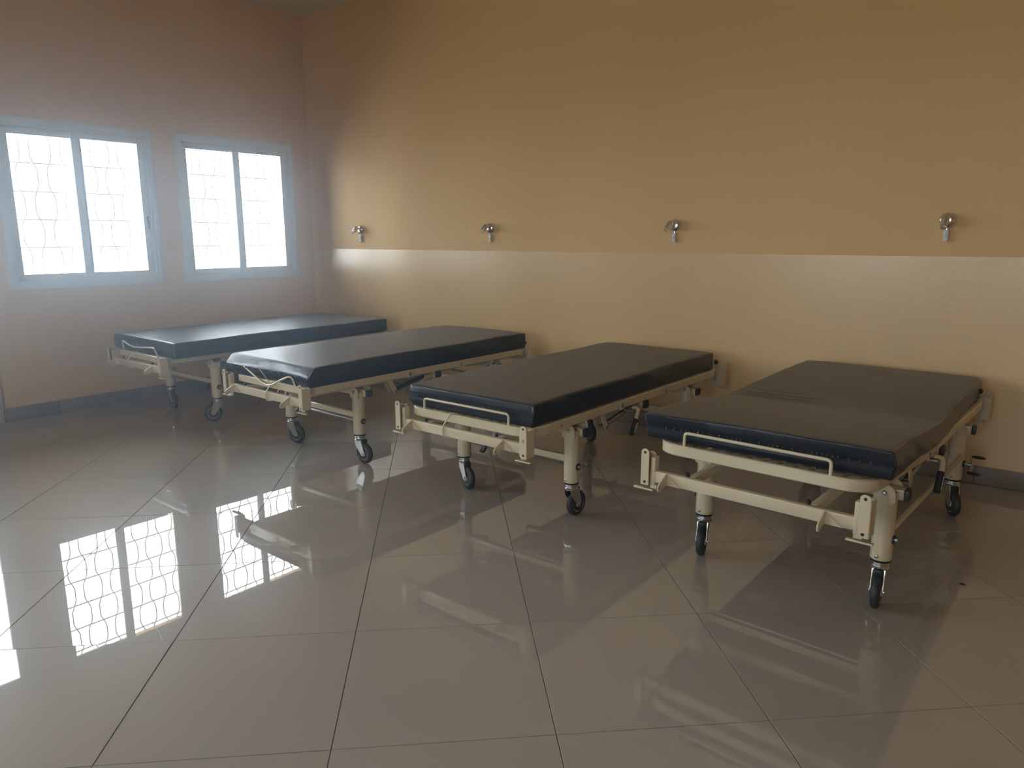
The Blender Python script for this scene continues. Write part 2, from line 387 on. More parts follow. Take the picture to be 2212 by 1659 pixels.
# ------------------------------------------------------------------ windows
def rect_frame(mb, P, a0, a1, z0, z1, w, d0, d1, c=0.0015):
    """four members of a frame; P maps (a, d, z) boxes"""
    for (A, B, Z, Y) in ((a0, a1, z0, z0+w), (a0, a1, z1-w, z1), (a0, a0+w, z0+w, z1-w), (a1-w, a1, z0+w, z1-w)):
        P(mb, A, B, d0, d1, Z, Y, c)
def window(name, label, axis, coord, inw, hole, glabel=None, latch=True):
    """inw: +1/-1 direction from the wall towards the room"""
    a0, a1, z0, z1 = hole
    root = struct(empty(name, (0, 0, 0)), label, 'window')
    def P(mb, A, B, d0, d1, Z, Y, c):   # d measured from the inner wall face, + into the room
        e0, e1 = sorted((coord+inw*d0, coord+inw*d1))
        if axis == 'x': mb.box(e0, e1, A, B, Z, Y, c=c)
        else: mb.box(A, B, e0, e1, Z, Y, c=c)
    mb = MB(); rect_frame(mb, P, a0-0.038, a1+0.038, z0-0.040, z1+0.040, 0.042, 0.0, 0.010); mb.build('architrave', 'alu', root)
    mb = MB(); rect_frame(mb, P, a0, a1, z0, z1, 0.022, -0.075, 0.006); mb.build('frame', 'alu', root)
    mid = (a0+a1)/2
    for k, (p, q, d) in enumerate(((a0+0.018, mid+0.040, -0.040), (mid-0.040, a1-0.018, -0.010))):
        mb = MB()
        for (A, B, Z, Y) in ((p, q, z0+0.018, z0+0.062), (p, q, z1-0.066, z1-0.018), (p, p+0.054, z0+0.06, z1-0.064), (q-0.054, q, z0+0.06, z1-0.064)):
            P(mb, A, B, d-0.024, d, Z, Y, 0.002)
        s = mb.build('sash', 'alu', root)
        mb = MB(); P(mb, p+0.040, q-0.040, d-0.014, d-0.010, z0+0.055, z1-0.060, 0); mb.build('pane', 'pane', s, smooth=False)
        mb = MB()
        i0, i1, j0, j1 = p+0.054, q-0.054, z0+0.062, z1-0.066
        for (A, B, Z, Y) in ((i0, i1, j0, j0+0.004), (i0, i1, j1-0.004, j1), (i0, i0+0.004, j0, j1), (i1-0.004, i1, j0, j1)): P(mb, A, B, d-0.010, d-0.004, Z, Y, 0)
        mb.build('gasket', 'alu_dark', s, smooth=False)
        if k == 1 and latch:
            mb = MB(); P(mb, q-0.034, q-0.018, d, d+0.006, z0+0.40, z0+0.50, 0.002); P(mb, q-0.031, q-0.021, d+0.006, d+0.012, z0+0.42, z0+0.47, 0.002)
            mb.build('latch', 'alu_dark', s)
    # rounded rails of the sliding track
    mb = MB(); P(mb, a0+0.02, a1-0.02, -0.070, -0.004, z0+0.012, z0+0.020, 0.001); mb.build('track', 'alu', root)
    # daylight portal just outside
    ca, cz = mid, (z0+z1)/2
    if axis == 'x': portal('portal', (coord-inw*0.19, ca, cz), (0, (-PI/2 if inw > 0 else PI/2), 0), z1-z0, a1-a0)
    else: portal('portal', (ca, coord-inw*0.19, cz), ((PI/2 if inw > 0 else -PI/2), 0, 0), a1-a0, z1-z0)
    if not glabel: return
    # outside grille, set in the opening
    g = tag(empty(glabel[0], (0, 0, 0)), glabel[1], 'window grille', 'grilles outside the windows')
    def Q(a, z, d=-0.15): return (coord+inw*d, a, z) if axis == 'x' else (a, coord+inw*d, z)
    nz = int((z1-z0)/0.205)+1; zs = [z0+0.055+k*0.205 for k in range(nz)]
    for z in zs:
        MB().tube([Q(a0-0.01, z, -0.157), Q(a1+0.01, z, -0.157)], 0.0058, 8).build('crossbar', 'iron', g)
    nb = int(round((a1-a0)/0.107)); st = (a1-a0)/nb
    for k in range(nb):
        x0 = a0+st*(k+0.5); sg = 1 if k % 2 else -1; pts = []
        N = 44
        for i in range(N+1):
            z = z0-0.005+(z1-z0+0.01)*i/N; t = (z-zs[0])/0.205
            sq = math.sin(PI*t); sq = max(-1, min(1, 1.5*sq))
            pts.append(Q(x0+sg*0.019*sq, z))
        MB().tube(pts, 0.005, 8).build('wavy_bar', 'iron', g)
window('window_1', 'white aluminium sliding window on the left, farther from the corner', 'x', 0.0, 1, W1, ('window_grille', 'wavy iron grille outside the window on the left edge of the photo'))
window('window_2', 'white aluminium sliding window next to the room corner', 'x', 0.0, 1, W2, ('window_grille', 'wavy iron grille outside the window next to the room corner'), latch=False)
for k, h in enumerate(LW):  # unseen windows, added to bring more daylight from the left
    window('window_%d' % (k+3), ['nearer', 'farther'][k]+' unseen sliding window beyond the door, added for daylight', 'x', 0.0, 1, h)

for k, h in enumerate(FW):  # unseen windows, put in as fill daylight from behind the camera
    window('window_%d' % (k+5), ['left-hand', 'right-hand'][k]+' unseen sliding window behind the photographer, added for daylight', 'y', RY, 1, h)

# glazed door left of the windows: only its jamb foot shows directly, its glass shows in the floor
def door():
    a0, a1, z0, z1 = D1
    root = struct(empty('door_1', (0, 0, 0)), 'pale door with a glazed upper panel left of the windows', 'door')
    mb = MB()
    mb.box(-0.10, 0.014, a0-0.0, a0+0.05, 0, z1, c=0.002); mb.box(-0.10, 0.014, a1-0.05, a1+0.018, 0, z1, c=0.002); mb.box(-0.10, 0.014, a0, a1, z1-0.05, z1, c=0.002)
    mb.build('door_frame', 'door', root)
    mb = MB(); b0, b1 = a0+0.053, a1-0.053
    g0, g1, h0, h1 = b0+0.07, b1-0.07, 1.0, 2.035
    mb.box(-0.06, -0.02, b0, g0, 0.006, z1-0.053, c=0.002); mb.box(-0.06, -0.02, g1, b1, 0.006, z1-0.053, c=0.002)
    mb.box(-0.06, -0.02, g0, g1, 0.006, h0, c=0.002); mb.box(-0.06, -0.02, g0, g1, h1, z1-0.053, c=0.002)
    lf = mb.build('door_leaf', 'door', root)
    MB().box(-0.042, -0.038, g0-0.01, g1+0.01, h0-0.01, h1+0.01).build('pane', 'pane', lf, smooth=False)
    mb = MB(); mb.box(-0.02, -0.012, a0+0.075, a0+0.115, 0.95, 1.13, c=0.002); mb.tube([(-0.012, a0+0.095, 1.05), (0.03, a0+0.095, 1.05), (0.035, a0+0.11, 1.05), (0.035, a0+0.20, 1.05)], 0.008, 10)
    mb.build('handle', 'steel', lf)
    portal('portal', (-0.19, (g0+g1)/2, (h0+h1)/2), (0, -PI/2, 0), h1-h0, g1-g0)
door()

# ------------------------------------------------------------------ hospital beds
RZ0, RZ1 = 0.470, 0.512       # platform rail
RW = 0.392                    # outer half width of the platform
YF, YH = -0.372, 1.545        # outer ends of the platform
J1, J2 = 0.37, 0.83           # hinges of the platform
LEG = 0.3475; LY = 1.187; LR = 0.0365; LZ = 0.175

def caster(root, lx, ly, ang, brake=False):
    """swivel caster under a leg; ang = direction of trail"""
    d = Vector((math.cos(ang), math.sin(ang), 0)); n = Vector((-d.y, d.x, 0)); up = Vector((0, 0, 1))
    ax = Vector((lx, ly, 0)); wc = ax+d*0.036+up*0.0625
    mb = MB()
    mb.lathe([(0.024, 0.150), (0.030, 0.152), (0.030, 0.157), (0.026, 0.160), (0.029, 0.163), (0.029, 0.170), (0.02, 0.172)], ax, up, 24)
    mb.lathe([(0.020, 0.134), (0.031, 0.138), (0.032, 0.146), (0.028, 0.151), (0.015, 0.152)], ax, up, 24)
    for sg in (-1, 1):
        o = ax+n*(sg*0.0205)
        mb.prism([(-0.026, 0.142), (0.030, 0.142), (0.052, 0.072), (0.046, 0.052), (0.034, 0.048), (0.024, 0.056), (-0.022, 0.112)], o, d, up, 0.003)
    mb.box(0, 0.05, -0.0205, 0.0205, 0.138, 0.143, rot=Matrix.Translation(ax-d*0.022) @ Matrix.Rotation(ang, 4, 'Z'))
    mb.cyl(wc-n*0.026, wc+n*0.026, 0.006, n=12)
    f = mb.build('caster', 'chrome', root)
    mb = MB()
    R, w = 0.0625, 0.0155
    mb.lathe([(0.043, -w+0.001), (0.046, -w), (R-0.010, -w), (R-0.004, -w+0.004), (R, -w+0.010), (R, w-0.010), (R-0.004, w-0.004), (R-0.010, w), (0.046, w), (0.043, w-0.001)], wc, n, 36)
    mb.build('tyre', 'rubber', f)
    mb = MB()
    mb.lathe([(0.010, -w-0.003), (0.016, -w-0.003), (0.018, -w+0.003), (0.034, -w+0.003), (0.036, -w+0.001), (0.0432, -w+0.001), (0.0432, w-0.001), (0.036, w-0.001), (0.034, w-0.003), (0.018, w-0.003), (0.016, w+0.003), (0.010, w+0.003)], wc, n, 32)
    mb.build('wheel_hub', 'hub', f)
    # dark guard behind the fork head
    mb = MB(); mb.box(0.020, 0.046, -0.016, 0.016, 0.118, 0.146, c=0.006, rot=Matrix.Translation(ax) @ Matrix.Rotation(ang, 4, 'Z')); mb.build('guard', 'black', f)
    return f

def bed(name, label, loc, yaw, casters, foot_lift=0.0, guard='straight', strap=None, crank='long', capmat='black', extras=()):
    root = tag(empty(name, loc, yaw), label, 'hospital bed', 'hospital beds along the wall')
    lift = lambda x, y: foot_lift*max(0.0, (J1-y)/(J1-YF))
    # legs
    for k, (sx, ly) in enumerate(((-1, 0), (1, 0), (-1, LY), (1, LY))):
        lx = sx*LEG; mb = MB()
        mb.lathe([(LR-0.004, LZ), (LR, LZ+0.003), (LR, 0.415), (LR-0.002, 0.432)], (lx, ly, 0), (0, 0, 1), 32)
        fs = -1 if ly == 0 else -1
        # rounded clevis plates at the top of the leg
        for dy in (-0.030, 0.066):
            poly = [(-0.036, 0.40), (0.036, 0.40)]+[(0.036*math.cos(PI*t/8), 0.428+0.036*math.sin(PI*t/8)) for t in range(9)]
            mb.prism(poly, (lx, ly+dy, 0), (1, 0, 0), (0, 0, 1), 0.004)
        mb.box(lx-0.03, lx+0.03, ly-0.030, ly+0.066, 0.395, 0.402)
        leg = mb.build('leg', 'cream', root)
        mb = MB(); mb.lathe([(0.030, LZ-0.008), (LR-0.002, LZ-0.007), (LR-0.001, LZ), (0.030, LZ+0.001)], (lx, ly, 0), (0, 0, 1), 28); mb.build('leg_ring', 'black', leg)
        mb = MB(); mb.lathe([(0.009, 0), (0.009, 0.003), (0.006, 0.007), (0.002, 0.008)], (lx, ly-0.032, 0.432), (0, -1, 0), 12); mb.build('bolt', 'steel', leg)
        mb = MB(); mb.lathe([(0.007, 0), (0.007, 0.003), (0.004, 0.005)], (lx-0.006, ly-LR+0.001, 0.192), (0, -1, 0), 12); mb.build('bolt', 'steel', leg)
        ang = math.atan2(*reversed(casters[k])) if casters[k] else random.uniform(0, 6.28)
        caster(root, lx, ly, ang)
        # brake hub on the outer side of the leg
        mb = MB(); mb.lathe([(0.017, 0), (0.017, 0.006), (0.012, 0.007)], (lx+sx*(LR-0.002), ly, 0.256), (sx, 0, 0), 16); hb = mb.build('brake_hub', 'black', leg)
        mb = MB(); mb.lathe([(0.010, 0), (0.010, 0.010), (0.006, 0.012)], (lx+sx*(LR+0.003), ly, 0.256), (sx, 0, 0), 8); mb.build('hub_bolt', 'steel', leg)
    # tubes across the legs
    for y, z, xe in ((0.033, 0.421, 0.400), (LY+0.02, 0.421, 0.400), (0.615, 0.462-0.012, 0.385)):
        h = 0.019
        t = MB().box(-xe, xe, y-0.022, y+0.022, z-h, z+h, c=0.004).build('cross_tube', 'cream', root)
        for sg in (-1, 1):
            x0, x1 = sorted((sg*(xe-0.001), sg*(xe+0.016)))
            MB().box(x0, x1, y-0.023, y+0.023, z-h-0.001, z+h+0.001, c=0.004).build('end_cap', capmat, t)
    for ly in (0, LY):
        MB().box(-LEG+0.03, LEG-0.03, ly-0.010, ly+0.012, 0.272, 0.304, c=0.003).build('lower_bar', 'cream', root)
        rod = MB().cyl((-LEG+0.02, ly-0.002, 0.256), (LEG-0.02, ly-0.002, 0.256), 0.0065, n=6).build('brake_rod', 'steel', root)
        if ly == 0:
            if 'cam' in extras:
                mb = MB(); mb.prism([(-0.010, 0.011), (0.010, 0.011), (0.011, -0.007), (-0.014, -0.028), (-0.024, -0.032), (-0.027, -0.024), (-0.012, -0.006)], (extras['cam'], ly-0.002, 0.256), (0, 1, 0), (0, 0, 1), 0.026)
                mb.build('brake_cam', 'black', rod)
    # long beams and end bars
    for sx in (-1, 1):
        MB().box(sx*0.22-0.013, sx*0.22+0.013, YF-0.005, YH+0.02, 0.424, 0.456, c=0.003).build('long_beam', 'cream', root)
    def end_bar(y0, sg, nm):
        """sg = -1 foot (faces -y), +1 head"""
        b = MB().box(-0.378, 0.378, y0-0.014, y0+0.014, 0.411, 0.455, c=0.003).build(nm, 'cream', root)
        for sx in (-1, 1):
            xo = sx*0.406; xi = sx*0.374
            mb = MB()
            xa, xb = sorted((xo, xi)); w = xb-xa; r = 0.017
            def plate(top, yy, bot=0.400):
                cx = (xa+xb)/2; hw = w/2
                poly = [(cx-hw, bot), (cx+hw, bot)]+[(cx+hw*math.cos(PI*t/8), top-hw*0.8+hw*0.8*math.sin(PI*t/8)) for t in range(9)]
                mb.prism(poly, (0, yy, 0), (1, 0, 0), (0, 0, 1), 0.004)
            plate(0.541, y0+sg*0.030); plate(0.520, y0-sg*0.022)
            ya, yb = sorted((y0+sg*0.030, y0-sg*0.022))
            mb.box(xo-0.002, xo+0.002, ya, yb, 0.400, 0.518)
            xc, xd = sorted((xi, xi-sx*0.018)); mb.box(xc, xd, y0-0.016, y0+0.016, 0.400, 0.508, c=0.002)
            br = mb.build('end_bracket', 'cream', b)
            for zz in (0.527, 0.412):
                MB().cyl((0.5*(xa+xb), y0+sg*0.0325, zz), (0.5*(xa+xb), y0+sg*0.0318, zz), 0.0055, n=12).build('bolt_hole', 'black', b)
            # flat hook strip below the bracket
            mb = MB(); mb.box(xi-0.013-sx*0.006, xi+0.013-sx*0.006, y0-0.003, y0+0.003, 0.381, 0.412)
            x0 = (xa+xb)/2
            mb.box(x0-0.052, x0+0.030, y0+sg*0.016-0.008, y0+sg*0.016+0.008, 0.377, 0.384, c=0.002); mb.box(x0-0.022+(-sx)*0.008, x0+0.022+(-sx)*0.008, min(y0, y0+sg*0.016), max(y0, y0+sg*0.016), 0.377, 0.384)
            mb.build('hook_strip', 'cream', b)
        for sx in (-0.305, 0.268):
            # ear plate welded to the face of the bar, reaching out
            mb = MB()
            poly = [(0.0, 0.000), (0.0, 0.040), (0.008, 0.042), (0.055, 0.020), (0.066, 0.010), (0.068, 0.000), (0.064, -0.010), (0.054, -0.013), (0.020, -0.002)]
            mb.prism(poly, (sx, y0+sg*0.014, 0.414), (0, sg, 0), (0, 0, 1), 0.005)
            mb.prism([(0, 0.040), (0.058, -0.002), (0, -0.002)], (sx, y0+sg*0.016, 0.414), (1, 0, 0), (0, 0, 1), 0.004)
            e = mb.build('ear_plate', 'cream', b)
            mb = MB(); mb.cyl((sx-0.0032, y0+sg*0.069, 0.414), (sx+0.0032, y0+sg*0.069, 0.414), 0.0045, n=12); mb.build('ear_pin', 'steel', b)
        for px in (-0.235, 0.205):
            mb = MB(); mb.cyl((px, y0-sg*0.012, 0.450), (px, y0-sg*0.012, 0.469), 0.0075, n=14); mb.build('stop_pin', 'black', b)
        return b
    end_bar(-0.392, -1, 'foot_bar'); hbar = end_bar(1.580, 1, 'head_bar')
    # ball lever at the head, right side
    mb = MB(); mb.tube([(0.352, 1.548, 0.43), (0.356, 1.545, 0.47), (0.362, 1.543, 0.535)], 0.0045, 8)
    lv = mb.build('release_lever', 'steel', root)
    bm = bmesh.new(); bmesh.ops.create_uvsphere(bm, u_segments=16, v_segments=10, radius=0.0145); bmesh.ops.translate(bm, vec=(0.362, 1.543, 0.548), verts=bm.verts)
    MB().bm(bm).build('lever_ball', 'black', lv)
    # platform rails in three hinged sections
    R = 0.105; t = 0.024
    path = [(-RW, J1-0.004)]+[(-RW, J1-0.004-(J1-YF-R)*k/6) for k in range(1, 6)]+arc(-RW+R, YF+R, R, PI, 1.5*PI, 10)+[(0, YF)]+arc(RW-R, YF+R, R, 1.5*PI, 2*PI, 10)+[(RW, YF+R+(J1-YF-R)*k/6) for k in range(1, 6)]+[(RW, J1-0.004)]
    fr = MB().band(path, t, RZ0, RZ1, lift).build('foot_section_rail', 'cream', root)
    for sx in (-1, 1):
        p = [(sx*RW, J1), (sx*RW, J2)] if sx > 0 else [(sx*RW, J2), (sx*RW, J1)]
        MB().band(p, t, RZ0, RZ1).build('seat_section_rail', 'cream', root)
    path = [(RW, J2+0.004)]+arc(RW-R, YH-R, R, 0, PI/2, 10)+arc(-RW+R, YH-R, R, PI/2, PI, 10)+[(-RW, J2+0.004)]
    MB().band(path, t, RZ0, RZ1).build('back_section_rail', 'cream', root)
    for sx in (-1, 1):
        for y in (J1, J2):
            mb = MB(); mb.box(*sorted((sx*(RW+0.0005), sx*(RW+0.004))), y-0.020, y+0.020, RZ0-0.004, RZ1+0.002, c=0.0015); h = mb.build('hinge_plate', 'cream', root)
            mb = MB(); mb.lathe([(0.011, 0), (0.011, 0.004), (0.007, 0.005), (0.006, 0.003), (0.001, 0.003)], (sx*(RW+0.0035), y, RZ0+0.018), (sx, 0, 0), 14); mb.build('hinge_bolt', 'steel', h)
    # flat slats of the lying surface
    for k in range(13):
        x = -0.324+k*0.054
        mb = MB()
        P = []
        for (y, z) in ((YF+0.012, RZ1-0.003+lift(0, YF)), (J1, RZ1-0.003)):
            for dz in (-0.003, 0.0):
                for dx in (-0.017, 0.017): P.append((x+dx, y, z+dz))
        mb.add(P, [(0, 1, 3, 2), (4, 6, 7, 5), (0, 4, 5, 1), (2, 3, 7, 6), (0, 2, 6, 4), (1, 5, 7, 3)])
        mb.build('slat', 'cream', root, smooth=False)
    for k in range(9):
        y = J1+0.06+k*0.135
        MB().box(-RW+0.01, RW-0.01, y-0.018, y+0.018, RZ1-0.006, RZ1-0.003).build('slat', 'cream', root, smooth=False)
    # mattress guard at the foot
    gy = YF+0.008; gz = RZ1+foot_lift; top = gz+0.050; gx = 0.262
    if guard == 'straight':
        pts = [(-gx, gy, gz-0.002), (-gx, gy, top-0.014)]+[(-gx+0.014-0.014*math.cos(a), gy, top-0.014+0.014*math.sin(a)) for a in (0.4, 0.8, 1.2, 1.57)]
        pts += [(gx-0.014+0.014*math.sin(a), gy, top-0.014+0.014*math.cos(a)) for a in (0.0, 0.4, 0.8, 1.2, 1.57)]+[(gx, gy, gz-0.002)]
    elif guard == 'dented':
        pts = [(-gx, gy, gz-0.002), (-gx, gy-0.004, top+0.005), (-gx+0.008, gy-0.004, top+0.018), (-gx+0.02, gy-0.004, top+0.017), (-0.16, gy-0.008, top-0.000), (-0.06, gy-0.012, top-0.010), (0.06, gy-0.010, top-0.002), (0.20, gy-0.006, top+0.008), (0.232, gy-0.006, top+0.006), (0.238, gy-0.005, top-0.004), (gx, gy, gz-0.002)]
    else:   # bent down into a V
        pts = [(-gx, gy, gz-0.002), (-gx, gy-0.004, top-0.004), (-gx+0.005, gy-0.006, top+0.008), (-gx+0.020, gy-0.008, top+0.006), (-0.13, gy-0.018, gz+0.020), (-0.04, gy-0.024, gz-0.012), (0.02, gy-0.026, gz-0.022), (0.07, gy-0.024, gz-0.014), (0.14, gy-0.018, gz+0.018), (0.205, gy-0.010, top-0.006), (0.232, gy-0.006, top-0.003), (0.248, gy-0.003, top-0.016), (gx, gy, gz-0.002)]
    MB().tube(pts, 0.0058, 10).build('mattress_guard', 'cream', root)
    # folding strut under the seat section
    mb = MB()
    for dx in (0.0, -0.045):
        mb.prism([(-0.045, 0), (-0.010, 0), (0.034, -0.078), (0.030, -0.094), (0.016, -0.096), (0.006, -0.084)], (0.362+dx, 0.255, 0.472), (0, 1, 0), (0, 0, 1), 0.006)
    lp = mb.build('lever_plate', 'cream', root)
    mb = MB(); mb.cyl((0.310, 0.275, 0.388), (0.370, 0.275, 0.388), 0.008, n=10); mb.build('pivot_pin', 'steel', lp)
    MB().cyl((0.340, 0.280, 0.392), (0.352, 0.53, 0.446), 0.0135, n=16).build('gas_strut', 'steel' if capmat == 'black' else 'navycap', root)
    MB().box(0.330, 0.372, 0.520, 0.60, 0.425, 0.455, c=0.004).build('strut_bracket', 'cream', root)
    # adjusting handle on the right side
    if crank == 'long':
        x = RW+0.028
        MB().cyl((0.30, 0.47, 0.442), (x-0.010, 0.47, 0.442), 0.010, n=14).build('handle_shaft', 'steel', root)
        pts = [(x-0.03, 0.485, 0.452), (x-0.010, 0.490, 0.452), (x, 0.488, 0.448), (x+0.004, 0.478, 0.440), (x+0.006, 0.466, 0.424), (x+0.006, 0.458, 0.404)]
        hd = MB().tube(pts, 0.0105, 14).build('adjusting_handle', 'cream', root)
        a = Vector((x+0.006, 0.4585, 0.406)); b_ = Vector((x+0.004, 0.418, 0.328)); d = (b_-a).normalized()
        mb = MB(); L = (b_-a).length
        mb.lathe([(0.0105, 0), (0.0130, 0.002), (0.0130, L*0.3), (0.0122, L*0.35), (0.0130, L*0.8), (0.0138, L*0.95), (0.010, L)], a, d, 18); gp = mb.build('handle_grip', 'black', hd)
        o = a+d*(L*0.52)+Vector((0.0125, 0, 0)); ey = d; ex = Vector((0, 1, 0)); ex = (ex-ey*ex.dot(ey)).normalized()
        MB().prism([(-0.0065, -0.026), (0.0065, -0.026), (0.0065, 0.026), (-0.0065, 0.026)], o+Vector((0.0010, 0, 0)), ex, ey, 0.0012).build('grip_label', 'paper', gp, smooth=False)
        mb = MB()
        for q0, q1, w in ((-0.020, -0.004, 0.002), (0.004, 0.008, 0.004), (0.012, 0.015, 0.004), (0.018, 0.021, 0.004)):
            mb.prism([(-w, q0), (w, q0), (w, q1), (-w, q1)], o+Vector((0.0018, 0, 0)), ex, ey, 0.0006)
        mb.build('grip_print', 'ink', gp, smooth=False)
    else:
        cy = 0.86
        mb = MB(); mb.cyl((0.28, cy, 0.432), (RW+0.012, cy, 0.432), 0.006, n=10); mb.tube([(RW+0.010, cy, 0.436), (RW+0.012, cy-0.002, 0.410), (RW+0.012, cy-0.004, 0.398)], 0.0065, 10)
        hd = mb.build('crank_arm', 'steel', root)
        mb = MB(); mb.lathe([(0.008, 0), (0.0105, 0.004), (0.0095, 0.02), (0.0105, 0.075), (0.007, 0.082)], (RW+0.012, cy-0.006, 0.398), (0.25, 0.95, 0.10), 14); mb.build('crank_grip', 'black', hd)
    if strap is not None:
        # thin cord looped over platform rail and foot bar
        x0 = strap; zt = RZ1+foot_lift+0.004
        pts = [(x0+0.012, YF+0.026, zt-0.004), (x0+0.004, YF+0.010, zt+0.001), (x0-0.006, YF-0.004, zt), (x0-0.014, YF-0.012, zt-0.020), (x0-0.020, -0.411, 0.458), (x0-0.021, -0.4135, 0.436), (x0-0.020, -0.411, 0.408), (x0-0.012, -0.396, 0.404), (x0, -0.378, 0.405), (x0+0.008, -0.372, 0.430), (x0+0.014, -0.345, 0.470), (x0+0.016, -0.340, 0.500), (x0+0.012, YF+0.026, zt-0.004)]
        MB().tube(pts, 0.0036, 8).build('tie_cord', 'cream', root)
    if 'wire' in extras:
        MB().tube([(0.055, YF-0.018, RZ1-0.014), (0.035, YF-0.034, RZ1+0.030), (0.002, YF-0.056, RZ1+0.086)], 0.0026, 6).build('loose_wire', 'cream', root)
    if 'note' in extras:
        MB().prism([(-0.028, -0.018), (0.030, -0.014), (0.028, 0.018), (-0.030, 0.014)], (0.372, 1.110, 0.415), (0.05, 0.99, 0.02), (0, 0.1, 0.99), 0.001).build('paper_note', 'paper', root, smooth=False)
        MB().lathe([(0.012, 0), (0.016, 0.012), (0.018, 0.024), (0.012, 0.026)], (0.33, 0.50, 0.438), (0, 0, -1), 16).build('plastic_cup_fitting', 'white', root)
    if 'marks' in extras:
        # pen marks: a tick on the side rail, a scribbled star on the foot bracket
        xr = RW+0.0003
        MB().tube([(xr, -0.159, 0.4890), (xr, -0.1535, 0.4795), (xr, -0.147, 0.5010)], 0.0008, 5).build('pen_tick', 'ink', root)
        MB().tube([(xr, -0.1495, 0.4850), (xr, -0.1405, 0.4900)], 0.0007, 5).build('pen_tick', 'ink', root)
        yb = -0.392-0.0322; cx, cz = 0.391, 0.476
        for k in range(3):
            a = 0.35+PI*k/3; dx, dz = 0.009*math.cos(a), 0.009*math.sin(a)
            MB().tube([(cx-dx, yb, cz-dz), (cx+dx, yb, cz+dz)], 0.0007, 5).build('pen_star', 'ink', root)
    if 'tie' in extras:
        MB().box(LEG+0.022, LEG+0.036, 0.02, LY-0.02, 0.286, 0.306, c=0.003).build('tie_bar', 'cream', root)
    if 'pedal' in extras:
        # two-pad brake pedal on the head right leg
        p = Vector((LEG+LR+0.004, LY, 0.256))
        mb = MB(); mb.cyl(p, p+Vector((0.030, 0, 0)), 0.009, n=12)
        mb.tube([p+Vector((0.026, -0.02, -0.030)), p+Vector((0.028, 0, 0)), p+Vector((0.030, 0.018, 0.030))], 0.007, 10)
        pd = mb.build('brake_pedal', 'steel', root)
        for off in (Vector((0.050, 0.026, 0.034)), Vector((0.044, -0.026, -0.034))):
            bm = bmesh.new(); bmesh.ops.create_uvsphere(bm, u_segments=16, v_segments=8, radius=1.0); bmesh.ops.scale(bm, vec=(0.030, 0.016, 0.007), verts=bm.verts); bmesh.ops.translate(bm, vec=p+off, verts=bm.verts)
            MB().bm(bm).build('pedal_pad', 'black', pd)
    return root

X = (1, 0)
bedA = bed('hospital_bed', 'cream wheeled hospital bed frame in the corner, nearest the windows', (0.842, -1.788, 0), math.radians(-0.3),
           [(1, -0.1), (-0.47, -0.88), (0.5, 0.8), (1, 0.3)], guard='dented', strap=-0.085, crank='short', capmat='navycap', extras={'cam': 0.25})
bedB = bed('hospital_bed', 'cream wheeled hospital bed frame with its foot guard wire bent into a V', (2.467, -1.806, 0), math.radians(-0.9),
           [(0.97, 0.24), (1, 0.05), (0.5, 0.8), (1, 0.3)], guard='bent', strap=0.06, crank='short', capmat='navycap', extras={'wire': 1, 'note': 1, 'cam': -0.26})
bedC = bed('hospital_bed', 'cream wheeled hospital bed frame with straight guard and a cord looped on its foot bar', (3.952, -1.757, 0), math.radians(-0.4),
           [(0.94, -0.32), (0.1, 1), (0.88, -0.44), (0.3, 0.9)], guard='straight', strap=-0.075, crank='long', extras={'cam': -0.20, 'marks': 1})
bedD = bed('hospital_bed', 'cream wheeled hospital bed frame nearest the camera with its foot end raised', (5.313, -1.755, 0), math.radians(-2.3),
           [(0.3, -0.95), (0.15, -0.99), (0.6, 0.7), (0.5, -0.84)], foot_lift=0.050, guard='straight', crank='long', extras={'tie': 1, 'pedal': 1})

# ------------------------------------------------------------------ mattresses
def noise1(x, seed):
    return math.sin(x*1.7+seed)+0.6*math.sin(x*3.1+2.3*seed)+0.4*math.sin(x*6.7+0.7*seed)

